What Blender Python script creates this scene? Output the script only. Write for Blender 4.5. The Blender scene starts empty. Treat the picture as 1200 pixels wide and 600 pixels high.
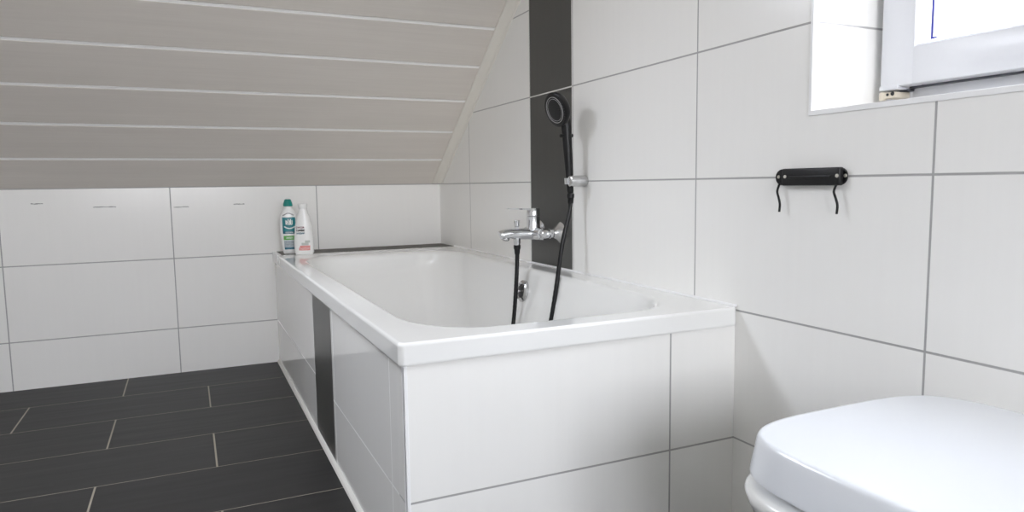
import bpy, bmesh, math, random
from mathutils import Vector, Matrix

S = bpy.context.scene
COL = S.collection
random.seed(4)

# ------------------------------------------------------------------ camera, world, light, exposure
F_PX = 822.82
cam_d = bpy.data.cameras.new('camera')
cam = bpy.data.objects.new('camera', cam_d)
COL.objects.link(cam)
S.camera = cam
cam_d.sensor_fit = 'HORIZONTAL'
cam_d.sensor_width = 36.0
cam_d.lens = 36.0 * F_PX / 1200.0
cam_d.clip_start = 0.02
YAW, PITCH, ROLL = 0.4310, 0.1017, -0.0135
fw = Vector((math.sin(YAW) * math.cos(PITCH), math.cos(YAW) * math.cos(PITCH), -math.sin(PITCH)))
rt = Vector((math.cos(YAW), -math.sin(YAW), 0))
up = rt.cross(fw)
r2 = math.cos(ROLL) * rt + math.sin(ROLL) * up
u2 = -math.sin(ROLL) * rt + math.cos(ROLL) * up
M = Matrix((r2, u2, -fw)).transposed().to_4x4()
M.translation = Vector((-1.126, -3.2855, 0.7866))
cam.matrix_world = M
cam_d.dof.use_dof = True
cam_d.dof.focus_distance = 1.75
cam_d.dof.aperture_fstop = 9.0

WORLD_STRENGTH = 18.0
world = bpy.data.worlds.new('overcast_sky')
S.world = world
world.use_nodes = True
wn = world.node_tree
bg = wn.nodes['Background']
tc = wn.nodes.new('ShaderNodeTexCoord')
sp = wn.nodes.new('ShaderNodeSeparateXYZ')
rp = wn.nodes.new('ShaderNodeValToRGB')
mr = wn.nodes.new('ShaderNodeMapRange')
wn.links.new(tc.outputs['Generated'], sp.inputs[0])
mr.inputs['From Min'].default_value = -0.4
mr.inputs['From Max'].default_value = 0.6
wn.links.new(sp.outputs['Z'], mr.inputs['Value'])
wn.links.new(mr.outputs[0], rp.inputs[0])
rp.color_ramp.elements[0].position = 0.30
rp.color_ramp.elements[0].color = (0.40, 0.41, 0.42, 1)
rp.color_ramp.elements[1].position = 0.45
rp.color_ramp.elements[1].color = (0.955, 0.955, 1.0, 1)
wn.links.new(rp.outputs[0], bg.inputs['Color'])
# sky dimmed on the right side to weaken the light through that window
ms = wn.nodes.new('ShaderNodeMapRange')
ms.inputs['From Min'].default_value = 0.1
ms.inputs['From Max'].default_value = 0.8
ms.inputs['To Min'].default_value = WORLD_STRENGTH
ms.inputs['To Max'].default_value = WORLD_STRENGTH * 0.28
wn.links.new(sp.outputs['X'], ms.inputs['Value'])
wn.links.new(ms.outputs[0], bg.inputs['Strength'])
el = rp.color_ramp.elements.new(0.95)
el.color = (0.85, 0.90, 1.0, 1)
bg.inputs['Strength'].default_value = WORLD_STRENGTH


def area(name, loc, target_dir, sx, sy, energy, color=(1, 1, 1), portal=False):
    d = bpy.data.lights.new(name, 'AREA')
    d.shape = 'RECTANGLE'
    d.size, d.size_y = sx, sy
    d.energy = energy
    d.color = color
    d.cycles.is_portal = portal
    o = bpy.data.objects.new(name, d)
    o.location = loc
    o.rotation_euler = Vector(target_dir).to_track_quat('-Z', 'Y').to_euler()
    COL.objects.link(o)
    return o


# room constants (metres): right wall x=0, back wall y=0, floor z=0, room towards -x / -y
XL, YF, ZC = -2.75, -5.80, 2.42
H, DZ = 0.3, 0.1934            # tile height, height of the lowest cut row
KNEE = 0.795
ANG = math.radians(35.8)
CA, SA = math.cos(ANG), math.sin(ANG)
YS = -(ZC - KNEE) / math.tan(ANG)      # where the slope meets the flat ceiling
WY0, WY1, WZ0, WZ1 = -2.258, -3.12, 0.922, 1.98   # window opening in the right wall
VX0, VX1, VZ0, VZ1 = -2.10, -0.45, 0.85, 2.15   # window added in the unseen front wall to light the room

area('window_portal_right', (0.30, (WY0 + WY1) / 2, (WZ0 + WZ1) / 2), (-1, 0, 0), WZ1 - WZ0, WY0 - WY1, 1, portal=True)
RX0, RX1, RS0, RS1 = -2.35, -1.00, 1.18, 1.64    # roof window added out of view to light the far end
T_ = Vector((0, -CA, SA))
N_ = Vector((0, -SA, -CA))
area('added_window_portal_roof', Vector(((RX0 + RX1) / 2, 0, KNEE)) + T_ * (RS0 + RS1) / 2 - N_ * 0.26, N_, RX1 - RX0, RS1 - RS0, 1, portal=True)
area('added_window_portal_front', ((VX0 + VX1) / 2, YF - 0.30, (VZ0 + VZ1) / 2), (0, 1, 0), VX1 - VX0, VZ1 - VZ0, 1, portal=True)

S.view_settings.view_transform = 'Standard'
S.view_settings.look = 'None'
S.view_settings.gamma = 1.0
S.view_settings.use_curve_mapping = False
S.view_settings.exposure = 0.42
S.cycles.max_bounces = 14
S.cycles.diffuse_bounces = 8
S.cycles.glossy_bounces = 6
S.cycles.sample_clamp_indirect = 6.0
S.cycles.caustics_reflective = False
S.cycles.caustics_refractive = False
S.cycles.use_denoising = True


# ------------------------------------------------------------------ materials
def srgb(r, g, b):
    f = lambda c: (c / 255 / 12.92) if c / 255 <= 0.04045 else ((c / 255 + 0.055) / 1.055) ** 2.4
    return (f(r), f(g), f(b), 1.0)


def new_mat(name):
    m = bpy.data.materials.new(name)
    m.use_nodes = True
    nt = m.node_tree
    return m, nt, nt.nodes['Principled BSDF']


def nmath(nt, op, a, b=None, c=None):
    n = nt.nodes.new('ShaderNodeMath')
    n.operation = op
    for i, v in enumerate((a, b, c)):
        if v is None:
            continue
        if isinstance(v, (int, float)):
            n.inputs[i].default_value = v
        else:
            nt.links.new(v, n.inputs[i])
    return n.outputs[0]


def mixcol(nt, fac, a, b):
    n = nt.nodes.new('ShaderNodeMix')
    n.data_type = 'RGBA'
    for s, v in ((n.inputs[0], fac), (n.inputs[6], a), (n.inputs[7], b)):
        if isinstance(v, (tuple, float, int)):
            s.default_value = v
        else:
            nt.links.new(v, s)
    return n.outputs[2]


def noise(nt, vec, scale, detail=3, rough=0.5):
    n = nt.nodes.new('ShaderNodeTexNoise')
    n.inputs['Scale'].default_value = scale
    n.inputs['Detail'].default_value = detail
    n.inputs['Roughness'].default_value = rough
    nt.links.new(vec, n.inputs['Vector'])
    return n.outputs[0]


def position(nt, scale=(1, 1, 1)):
    g = nt.nodes.new('ShaderNodeNewGeometry')
    mp = nt.nodes.new('ShaderNodeVectorMath')
    mp.operation = 'MULTIPLY'
    mp.inputs[1].default_value = scale
    nt.links.new(g.outputs['Position'], mp.inputs[0])
    return g, mp.outputs[0]


def bump(nt, bsdf, height, dist, strength=1.0):
    b = nt.nodes.new('ShaderNodeBump')
    b.inputs['Distance'].default_value = dist
    b.inputs['Strength'].default_value = strength
    nt.links.new(height, b.inputs['Height'])
    nt.links.new(b.outputs[0], bsdf.inputs['Normal'])


def plain(name, col, rough=0.4, metal=0.0, coat=0.0, var=0.03, nscale=14.0, spec=0.5):
    """single-coloured material with a faint procedural mottling"""
    m, nt, b = new_mat(name)
    g, p = position(nt)
    n = noise(nt, p, nscale)
    dark = tuple(c * (1 - var) for c in col[:3]) + (1,)
    lite = tuple(min(1, c * (1 + var)) for c in col[:3]) + (1,)
    nt.links.new(mixcol(nt, n, dark, lite), b.inputs['Base Color'])
    b.inputs['Roughness'].default_value = rough
    b.inputs['Metallic'].default_value = metal
    b.inputs['Coat Weight'].default_value = coat
    b.inputs['Coat Roughness'].default_value = 0.05
    b.inputs['Specular IOR Level'].default_value = spec
    return m


def joint_mask(nt, coord, off, period, width):
    """1 inside a joint, 0 on the tile"""
    s = nmath(nt, 'SUBTRACT', coord, off - period / 2)
    w = nmath(nt, 'WRAP', s, period, 0.0)
    d = nmath(nt, 'ABSOLUTE', nmath(nt, 'SUBTRACT', w, period / 2))
    mr = nt.nodes.new('ShaderNodeMapRange')
    mr.interpolation_type = 'SMOOTHSTEP'
    mr.inputs['From Min'].default_value = width * 0.5
    mr.inputs['From Max'].default_value = width * 0.5 + 0.0008
    mr.inputs['To Min'].default_value = 1.0
    mr.inputs['To Max'].default_value = 0.0
    nt.links.new(d, mr.inputs['Value'])
    return mr.outputs[0]


WHITE_TILE = srgb(241, 240, 237)
GROUT = srgb(168, 167, 166)
DARK_TILE = srgb(66, 66, 63)


def tile_mat(name, axis, off, row_off=DZ, row_period=H, col=WHITE_TILE, grout=GROUT, rough=0.19, period=0.6, width=0.0034, streak=0.013):
    m, nt, b = new_mat(name)
    g, p = position(nt)
    s = nt.nodes.new('ShaderNodeSeparateXYZ')
    nt.links.new(p, s.inputs[0])
    ns = nt.nodes.new('ShaderNodeSeparateXYZ')
    nt.links.new(g.outputs['True Normal'], ns.inputs[0])
    rows = joint_mask(nt, s.outputs['Z'], row_off, row_period, width)
    horiz = nmath(nt, 'GREATER_THAN', nmath(nt, 'ABSOLUTE', ns.outputs['Z']), 0.7)
    rows = nmath(nt, 'MULTIPLY', rows, nmath(nt, 'SUBTRACT', 1.0, horiz))
    mask = rows
    if axis:
        cols = joint_mask(nt, s.outputs[axis], off, period, width)
        facing = nmath(nt, 'LESS_THAN', nmath(nt, 'ABSOLUTE', ns.outputs[axis]), 0.5)
        mask = nmath(nt, 'MAXIMUM', rows, nmath(nt, 'MULTIPLY', cols, facing))
    g2, p2 = position(nt, (60, 60, 3))
    st = noise(nt, p2, 1.0, 4)
    d_ = tuple(c * (1 - streak) for c in col[:3]) + (1,)
    l_ = tuple(min(1, c * (1 + streak)) for c in col[:3]) + (1,)
    base = mixcol(nt, st, d_, l_)
    nt.links.new(mixcol(nt, mask, base, grout), b.inputs['Base Color'])
    rr = nmath(nt, 'MULTIPLY_ADD', mask, 0.6, rough)
    nt.links.new(rr, b.inputs['Roughness'])
    g3, p3 = position(nt)
    wav = noise(nt, p3, 3.5, 1)
    h = nmath(nt, 'MULTIPLY_ADD', mask, -1.0, nmath(nt, 'MULTIPLY', wav, 0.35))
    bump(nt, b, h, 0.0008, 0.5)
    return m


mat_back = tile_mat('white_tile_back_wall', 'X', -1.1902)
mat_right_a = tile_mat('white_tile_right_wall', 'Y', -1.007)
mat_right_b = tile_mat('white_tile_right_wall_near', 'Y', -1.3135)
mat_dark = tile_mat('dark_tile', 'Y', -1.007, period=0.3015, row_off=-0.107, row_period=0.6, col=DARK_TILE, grout=srgb(214, 214, 210), rough=0.32, streak=0.12)
mat_left = tile_mat('white_tile_left_wall', 'Y', -0.3)
mat_front_wall = tile_mat('white_tile_front_wall', 'X', -0.2)
mat_side_panel = tile_mat('white_tile_bath_side', 'Y', -1.957, grout=srgb(228, 228, 226), rough=0.07)
mat_side_far = tile_mat('white_tile_bath_side_far', None, 0, grout=srgb(228, 228, 226), rough=0.07)
mat_front_panel = tile_mat('white_tile_bath_front', 'X', -0.182)
mat_dark_plain = tile_mat('dark_tile_panel', None, 0, row_off=-3.0, row_period=9.0, col=DARK_TILE, rough=0.30, streak=0.12)

mat_ledge = tile_mat('dark_tile_ledge', None, 0, row_off=-3.0, row_period=9.0, col=srgb(92, 89, 84), rough=0.5, streak=0.10)
mat_ledge.node_tree.nodes['Principled BSDF'].inputs['Specular IOR Level'].default_value = 0.15

# floor: anthracite planks in running bond
mat_floor, nt, b = new_mat('anthracite_floor_tile')
g, p = position(nt)
s = nt.nodes.new('ShaderNodeSeparateXYZ')
nt.links.new(p, s.inputs[0])
rowm = joint_mask(nt, s.outputs['Y'], -0.281, 0.301, 0.0018)
row_i = nmath(nt, 'FLOOR', nmath(nt, 'DIVIDE', nmath(nt, 'ADD', s.outputs['Y'], 0.281), 0.301))
par = nmath(nt, 'WRAP', row_i, 2.0, 0.0)
xs = nmath(nt, 'ADD', s.outputs['X'], nmath(nt, 'MULTIPLY', par, 0.3))
colm = joint_mask(nt, xs, -1.390, 0.6, 0.0042)
mask = nmath(nt, 'MAXIMUM', rowm, colm)
g2, p2 = position(nt, (2.5, 34, 1))
st = noise(nt, p2, 1.0, 5, 0.6)
col_i = nmath(nt, 'FLOOR', nmath(nt, 'DIVIDE', nmath(nt, 'ADD', xs, 1.390), 0.6))
wn_ = nt.nodes.new('ShaderNodeTexWhiteNoise')
wn_.noise_dimensions = '2D'
cb = nt.nodes.new('ShaderNodeCombineXYZ')
nt.links.new(row_i, cb.inputs[0])
nt.links.new(col_i, cb.inputs[1])
nt.links.new(cb.outputs[0], wn_.inputs['Vector'])
t_ = nmath(nt, 'MULTIPLY_ADD', wn_.outputs['Value'], 0.35, nmath(nt, 'MULTIPLY', st, 0.65))
base = mixcol(nt, t_, srgb(24, 23, 23), srgb(41, 40, 39))
nt.links.new(mixcol(nt, mask, base, srgb(150, 142, 128)), b.inputs['Base Color'])
nt.links.new(nmath(nt, 'MULTIPLY_ADD', st, 0.18, 0.38), b.inputs['Roughness'])
b.inputs['Specular IOR Level'].default_value = 0.28
bump(nt, b, nmath(nt, 'MULTIPLY_ADD', mask, -1.0, nmath(nt, 'MULTIPLY', st, 0.25)), 0.0012, 0.6)

# limed wooden boards of the sloped ceiling
mat_board, nt, b = new_mat('limed_board')
g, p = position(nt)
g2, p2 = position(nt, (1.3, 26, 26))
n1 = noise(nt, p2, 1.0, 5, 0.6)
g3, p3 = position(nt, (5, 160, 160))
n2 = noise(nt, p3, 1.0, 3)
t_ = nmath(nt, 'MULTIPLY_ADD', n1, 0.6, nmath(nt, 'MULTIPLY', n2, 0.4))
nt.links.new(mixcol(nt, t_, srgb(208, 201, 193), srgb(230, 224, 216)), b.inputs['Base Color'])
b.inputs['Roughness'].default_value = 0.42
bump(nt, b, n2, 0.0003, 0.4)

mat_tongue = plain('white_board_tongue', srgb(252, 251, 249), 0.35)
mat_mould = plain('pale_moulding', srgb(226, 222, 213), 0.42)
mat_ceiling = plain('white_paint', srgb(244, 243, 240), 0.7)
mat_bath = plain('white_acrylic', srgb(238, 238, 236), 0.10, coat=0.5, var=0.006)
mat_ceramic = plain('white_ceramic', srgb(236, 236, 234), 0.09, coat=0.4, var=0.006)
mat_lid = plain('white_duroplast', srgb(232, 235, 240), 0.16, coat=0.3, var=0.006)
mat_pvc = plain('white_pvc', srgb(216, 217, 221), 0.28, var=0.008)
mat_trim = plain('white_tile_trim', srgb(240, 240, 240), 0.3, var=0.008)
mat_seal = plain('white_silicone', srgb(222, 220, 214), 0.4)
mat_shadow_gap = plain('shadow_gap_grey', srgb(70, 72, 80), 0.5)  # dark grey painted in for the shadow gap under the sash
mat_blue = plain('blue_outside_line', srgb(58, 62, 150), 0.4)
mat_chrome = plain('chrome', srgb(222, 223, 225), 0.13, metal=1.0, var=0.01)
mat_chrome_satin = plain('satin_chrome', srgb(206, 206, 206), 0.22, metal=1.0, var=0.01)
mat_black = plain('black_plastic', srgb(15, 15, 16), 0.36, spec=0.35)
mat_black_metal = plain('black_powder_coat', srgb(17, 17, 18), 0.42, spec=0.35)
mat_hose = plain('black_hose', srgb(14, 14, 15), 0.34, spec=0.35)
mat_grey_ring = plain('grey_spray_ring', srgb(176, 176, 176), 0.3, metal=0.3)
mat_nozzle = plain('dark_grey_nozzle', srgb(58, 58, 58), 0.5)
mat_recess = plain('recess_shade', srgb(30, 30, 32), 0.4)  # dark colour painted in for the shade inside openings
mat_screw = plain('steel_screw', srgb(214, 210, 200), 0.35, metal=0.6)
mat_hinge = plain('beige_hinge', srgb(214, 205, 188), 0.4)
mat_bottle = plain('white_bottle_plastic', srgb(240, 240, 238), 0.25, var=0.01)
mat_teal = plain('teal_plastic', srgb(10, 134, 124), 0.3)
mat_teal_print = plain('teal_print', srgb(18, 122, 130), 0.35, var=0.12, nscale=60)
mat_teal_dark = plain('petrol_print', srgb(12, 92, 112), 0.35)
mat_green_print = plain('green_print', srgb(96, 168, 80), 0.35, var=0.1, nscale=60)
mat_grey_print = plain('grey_blue_print', srgb(176, 186, 192), 0.35, var=0.1, nscale=80)
mat_white_print = plain('white_print', srgb(236, 240, 236), 0.35)
mat_black_print = plain('black_print', srgb(40, 42, 46), 0.4)
mat_rose_print = plain('wine_red_print', srgb(120, 62, 78), 0.4)
mat_pink_print = plain('salmon_print', srgb(214, 128, 122), 0.4, var=0.12, nscale=120)
mat_soft_print = plain('pale_grey_print', srgb(186, 190, 184), 0.4, var=0.1, nscale=90)
mat_mark = plain('grey_residue', srgb(122, 123, 122), 0.7)

# window glass: clear pane with a weak mirror reflection
mat_glass, nt, b = new_mat('window_glass')
nt.nodes.remove(b)
tr = nt.nodes.new('ShaderNodeBsdfTransparent')
gl = nt.nodes.new('ShaderNodeBsdfGlossy')
gl.inputs['Roughness'].default_value = 0.02
mx = nt.nodes.new('ShaderNodeMixShader')
lw = nt.nodes.new('ShaderNodeLayerWeight')
lw.inputs['Blend'].default_value = 0.5
nt.links.new(nmath(nt, 'MULTIPLY_ADD', nmath(nt, 'POWER', lw.outputs['Facing'], 4.0), 0.95, 0.04), mx.inputs[0])
nt.links.new(tr.outputs[0], mx.inputs[1])
nt.links.new(gl.outputs[0], mx.inputs[2])
nt.links.new(mx.outputs[0], nt.nodes['Material Output'].inputs['Surface'])


# ------------------------------------------------------------------ mesh helpers
def obj(name, bm, mats, parent=None, smooth=35, loc=None):
    bmesh.ops.recalc_face_normals(bm, faces=bm.faces)
    me = bpy.data.meshes.new(name)
    bm.to_mesh(me)
    bm.free()
    for m in (mats if isinstance(mats, (list, tuple)) else [mats]):
        me.materials.append(m)
    if smooth:
        for pl in me.polygons:
            pl.use_smooth = True
        me.set_sharp_from_angle(angle=math.radians(smooth))
    o = bpy.data.objects.new(name, me)
    COL.objects.link(o)
    if parent is not None:
        o.parent = parent
        o.matrix_parent_inverse = Matrix.Translation(-Vector(parent.location)) if parent.type == 'EMPTY' else Matrix.Identity(4)
    return o


def thing(name, label, cat, loc, group=None):
    o = bpy.data.objects.new(name, None)
    o.empty_display_size = 0.05
    o.location = loc
    COL.objects.link(o)
    return tag(o, label, cat, group)


def tag(o, label, cat, group=None):
    o['label'] = label
    o['category'] = cat
    if group:
        o['group'] = group
    return o


def struct(o):
    o['kind'] = 'structure'
    return o


def box(bm, lo, hi, bev=0.0, mi=0, seg=2):
    lo, hi = Vector(lo), Vector(hi)
    g = bmesh.ops.create_cube(bm, size=1.0)
    vs = g['verts']
    for v in vs:
        v.co = Vector(((lo[i] + hi[i]) / 2 + v.co[i] * (hi[i] - lo[i]) for i in range(3)))
    fs = list({f for v in vs for f in v.link_faces})
    for f in fs:
        f.material_index = mi
    if bev > 0:
        es = list({e for v in vs for e in v.link_edges})
        r = bmesh.ops.bevel(bm, geom=es, offset=bev, segments=seg, profile=0.5, affect='EDGES')
        for f in r['faces']:
            f.material_index = mi


def prism(bm, poly, axis, a, c, mi=0):
    """poly: list of 2D points in the plane perpendicular to axis (order of the remaining axes)"""
    def mk(u, v, w):
        q = [u, v]
        q.insert(axis, w)
        return Vector(q)
    A = [bm.verts.new(mk(u, v, a)) for u, v in poly]
    B = [bm.verts.new(mk(u, v, c)) for u, v in poly]
    n = len(poly)
    fs = [bm.faces.new(A), bm.faces.new(list(reversed(B)))]
    for i in range(n):
        fs.append(bm.faces.new((A[i], B[i], B[(i + 1) % n], A[(i + 1) % n])))
    for f in fs:
        f.material_index = mi


def frame_of(d):
    d = Vector(d).normalized()
    a = Vector((0, 0, 1)) if abs(d.z) < 0.9 else Vector((1, 0, 0))
    u = d.cross(a).normalized()
    return d, u, d.cross(u).normalized()


def rings(bm, rl, cap0=True, cap1=True, mi=0, closed=True):
    """loft a list of vertex-position rings"""
    vv = [[bm.verts.new(q) for q in r] for r in rl]
    n = len(vv[0])
    for i in range(len(vv) - 1):
        for j in range(n if closed else n - 1):
            f = bm.faces.new((vv[i][j], vv[i][(j + 1) % n], vv[i + 1][(j + 1) % n], vv[i + 1][j]))
            f.material_index = mi
    if cap0:
        f = bm.faces.new(list(reversed(vv[0])))
        f.material_index = mi
    if cap1:
        f = bm.faces.new(vv[-1])
        f.material_index = mi
    return vv


def lathe(bm, base, d, prof, seg=32, mi=0, cap=True):
    """prof: list of (distance along d, radius)"""
    base = Vector(base)
    d, u, v = frame_of(d)
    rl = []
    for t, r in prof:
        rl.append([base + d * t + (u * math.cos(2 * math.pi * k / seg) + v * math.sin(2 * math.pi * k / seg)) * max(r, 1e-5) for k in range(seg)])
    rings(bm, rl, cap, cap, mi)


def catmull(pts, n=8):
    pts = [Vector(q) for q in pts]
    P = [pts[0] * 2 - pts[1]] + pts + [pts[-1] * 2 - pts[-2]]
    out = []
    for i in range(1, len(P) - 2):
        for k in range(n):
            t = k / n
            a, b_, c, d = P[i - 1], P[i], P[i + 1], P[i + 2]
            out.append(0.5 * (2 * b_ + (c - a) * t + (2 * a - 5 * b_ + 4 * c - d) * t * t + (3 * b_ - a - 3 * c + d) * t ** 3))
    out.append(pts[-1])
    return out


def tube(bm, pts, r, seg=14, mi=0, rib=0.0, sx=1.0):
    """sweep a round section along pts; r number or list; rib = ripple amplitude"""
    pts = [Vector(q) for q in pts]
    d0 = (pts[1] - pts[0]).normalized()
    _, u, v = frame_of(d0)
    rl = []
    prev = d0
    for i, q in enumerate(pts):
        d = ((pts[min(i + 1, len(pts) - 1)] - pts[max(i - 1, 0)])).normalized()
        rot = prev.rotation_difference(d)
        u, v = rot @ u, rot @ v
        prev = d
        rr = r[i] if isinstance(r, (list, tuple)) else r
        rr += rib * (1 if i % 2 else -1)
        rl.append([q + u * math.cos(2 * math.pi * k / seg) * rr * sx + v * math.sin(2 * math.pi * k / seg) * rr for k in range(seg)])
    rings(bm, rl, True, True, mi)


def rrect(x0, x1, y0, y1, rx, ry, z, n=14, straight=8):
    """rounded rectangle, counter-clockwise, fixed vertex count"""
    out = []
    cs = [(x1 - rx, y1 - ry, 0), (x0 + rx, y1 - ry, 90), (x0 + rx, y0 + ry, 180), (x1 - rx, y0 + ry, 270)]
    arcs = []
    for cx, cy, a0 in cs:
        arcs.append([Vector((cx + rx * math.cos(math.radians(a0 + 90 * k / n)), cy + ry * math.sin(math.radians(a0 + 90 * k / n)), z)) for k in range(n + 1)])
    for i in range(4):
        out += arcs[i]
        a, b_ = arcs[i][-1], arcs[(i + 1) % 4][0]
        out += [a.lerp(b_, k / straight) for k in range(1, straight)]
    return out


def sell(cx, cy, a, b_, n, z, N=96):
    out = []
    for k in range(N):
        t = 2 * math.pi * k / N
        c, s_ = math.cos(t), math.sin(t)
        out.append(Vector((cx + a * math.copysign(abs(c) ** (2 / n), c), cy + b_ * math.copysign(abs(s_) ** (2 / n), s_), z)))
    return out


# ------------------------------------------------------------------ the room
def slope_z(y):
    return min(ZC, KNEE + math.tan(ANG) * (-y))


# floor
bm = bmesh.new()
box(bm, (XL - 0.3, YF - 0.3, -0.15), (0.3, 0.25, 0.0))
struct(obj('floor', bm, mat_floor, smooth=0))

# right wall: pieces between the stripe and round the window opening; slots 0 far tiles, 1 dark stripe, 2 near tiles
bm = bmesh.new()
TH = 0.34


def wpiece(y0, y1, z0, z1, mi):
    top = lambda y: (slope_z(y) + 0.10) if z1 is None else z1
    pts = [(y0, z0), (y1, z0), (y1, top(y1))]
    if z1 is None and y1 < YS < y0:
        pts.append((YS, ZC + 0.10))
    pts.append((y0, top(y0)))
    prism(bm, pts, 0, 0.0, TH, mi)


wpiece(0.25, -1.007, 0, None, 0)
wpiece(-1.007, -1.3085, 0, None, 1)
wpiece(-1.3085, WY0, 0, None, 2)
wpiece(WY0, WY1, 0, WZ0, 2)
prism(bm, [(WY0, WZ1), (WY1, WZ1), (WY1, ZC + .1), (YS if YS < WY0 else WY0, ZC + .1), (WY0, slope_z(WY0) + .1)], 0, 0.0, TH, 2)
wpiece(WY1, YF - 0.3, 0, None, 2)
struct(obj('wall_right', bm, [mat_right_a, mat_dark, mat_right_b], smooth=0))

# back (knee) wall
bm = bmesh.new()
box(bm, (XL - 0.3, 0.0, 0.0), (0.0, 0.25, KNEE))
struct(obj('wall_back', bm, mat_back, smooth=0))

# left wall
bm = bmesh.new()


def lpiece(y0, y1, z0, z1=None):
    top = lambda y: (slope_z(y) + 0.10) if z1 is None else z1
    pts = [(y0, z0), (y1, z0), (y1, top(y1))]
    if z1 is None and y1 < YS < y0:
        pts.append((YS, ZC + 0.10))
    pts.append((y0, top(y0)))
    prism(bm, pts, 0, XL, XL - 0.34)


lpiece(0.25, YF - 0.3, 0)
struct(obj('wall_left', bm, mat_left, smooth=0))

# front wall (behind the camera)
bm = bmesh.new()
box(bm, (XL, YF - 0.3, 0), (VX0, YF, ZC + 0.1))
box(bm, (VX1, YF - 0.3, 0), (0, YF, ZC + 0.1))
box(bm, (VX0, YF - 0.3, 0), (VX1, YF, VZ0))
box(bm, (VX0, YF - 0.3, VZ1), (VX1, YF, ZC + 0.1))
struct(obj('wall_front', bm, mat_front_wall, smooth=0))

# sloped ceiling boards; slope coordinate s along (0,-cos,sin), inner normal (0,-sin,-cos)
T = Vector((0, -CA, SA))
N_IN = Vector((0, -SA, -CA))
O = Vector((0, 0, KNEE))
LEN = (ZC - KNEE) / SA
bm = bmesh.new()


def slab(s0, s1, h0, h1, mi, x0=XL, x1=0.0, bev=0.0):
    P = [O + T * s0 + N_IN * h0, O + T * s1 + N_IN * h0, O + T * s1 + N_IN * h1, O + T * s0 + N_IN * h1]
    A = [bm.verts.new(Vector((x0, q.y, q.z))) for q in P]
    B = [bm.verts.new(Vector((x1, q.y, q.z))) for q in P]
    fs = [bm.faces.new(A), bm.faces.new(list(reversed(B)))]
    for i in range(4):
        fs.append(bm.faces.new((A[i], B[i], B[(i + 1) % 4], A[(i + 1) % 4])))
    for f in fs:
        f.material_index = mi
    if bev:
        es = [e for e in bm.edges if all(v in A + B for v in e.verts)]
        bmesh.ops.bevel(bm, geom=es, offset=bev, segments=1, affect='EDGES')


GAP = 0.0135
PITCH_B = 0.1985
edges = [-0.012] + [0.186 + k * PITCH_B for k in range(0, 40) if 0.186 + k * PITCH_B < LEN] + [LEN + 0.03]
for i in range(len(edges) - 1):
    s0 = edges[i] + (GAP / 2 if i else 0)
    s1 = edges[i + 1] - GAP / 2
    c0, c1 = max(s0, RS0), min(s1, RS1)
    if c1 <= c0:
        slab(s0, s1, 0.0, -0.014, 0, bev=0.0015)
    else:
        slab(s0, s1, 0.0, -0.014, 0, XL, RX0)
        slab(s0, s1, 0.0, -0.014, 0, RX1, 0.0)
        if c0 > s0 + 0.01:
            slab(s0, c0, 0.0, -0.014, 0, RX0, RX1)
        if c1 < s1 - 0.01:
            slab(c1, s1, 0.0, -0.014, 0, RX0, RX1)
for e_ in edges[1:-1]:
    spans = ((XL, RX0), (RX1, 0.0)) if RS0 < e_ < RS1 else ((XL, 0.0),)
    for xa, xb in spans:
        slab(e_ - GAP / 2 - 0.002, e_ + GAP / 2 - 0.0030, -0.0012, -0.012, 1, xa, xb)
slab(-0.10, RS0, -0.0125, -0.18, 0)
slab(RS1, LEN + 0.08, -0.0125, -0.18, 0)
slab(RS0, RS1, -0.0125, -0.18, 0, XL, RX0)
slab(RS0, RS1, -0.0125, -0.18, 0, RX1, 0.0)
struct(obj('ceiling', bm, [mat_board, mat_tongue], smooth=0))

# flat part of the ceiling
bm = bmesh.new()
box(bm, (XL, YF, ZC), (0, YS, ZC + 0.12))
struct(obj('ceiling', bm, mat_ceiling, smooth=0))

# moulding where the boards meet the right wall
bm = bmesh.new()
prof = [(-0.0001, 0.0), (-0.040, 0.0), (-0.040, 0.007), (-0.034, 0.010)] + \
       [(-0.034 + 0.026 * math.sin(math.radians(a)), 0.010 + 0.016 * (1 - math.cos(math.radians(a)))) for a in (15, 30, 45, 60, 75, 90)] + [(-0.0001, 0.027)]
rl = []
for s_ in (0, LEN):
    rl.append([O + T * (s_ if s_ else h_ * CA / SA + 0.0005) + N_IN * h_ + Vector((x_, 0, 0)) for x_, h_ in prof])
rings(bm, rl)
struct(obj('trim_1', bm, mat_mould, smooth=25))

# white profile round the window opening
bm = bmesh.new()
e = 0.009
box(bm, (-0.0025, WY1 - e, WZ0 - e), (0.012, WY0 + 0.006, WZ0 + 0.0012), 0.0008)
box(bm, (-0.0025, WY0 - 0.0012, WZ0), (0.012, WY0 + 0.006, WZ1 + e), 0.0008)
box(bm, (-0.0025, WY1 - e, WZ0), (0.012, WY1, WZ1 + e), 0.001)
box(bm, (-0.0025, WY1, WZ1), (0.012, WY0, WZ1 + e), 0.001)
struct(obj('trim_2', bm, mat_trim, smooth=0))


# ------------------------------------------------------------------ windows
def ring_frame(bm, x0, x1, ya, yb, za, zb, w, bev=0.004):
    """rectangular frame with members of width w (ya<yb)"""
    box(bm, (x0, ya, za), (x1, ya + w, zb), bev)
    box(bm, (x0, yb - w, za), (x1, yb, zb), bev)
    box(bm, (x0, ya + w - 0.004, za), (x1, yb - w + 0.004, za + w), bev)
    box(bm, (x0, ya + w - 0.004, zb - w), (x1, yb - w + 0.004, zb), bev)


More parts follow.
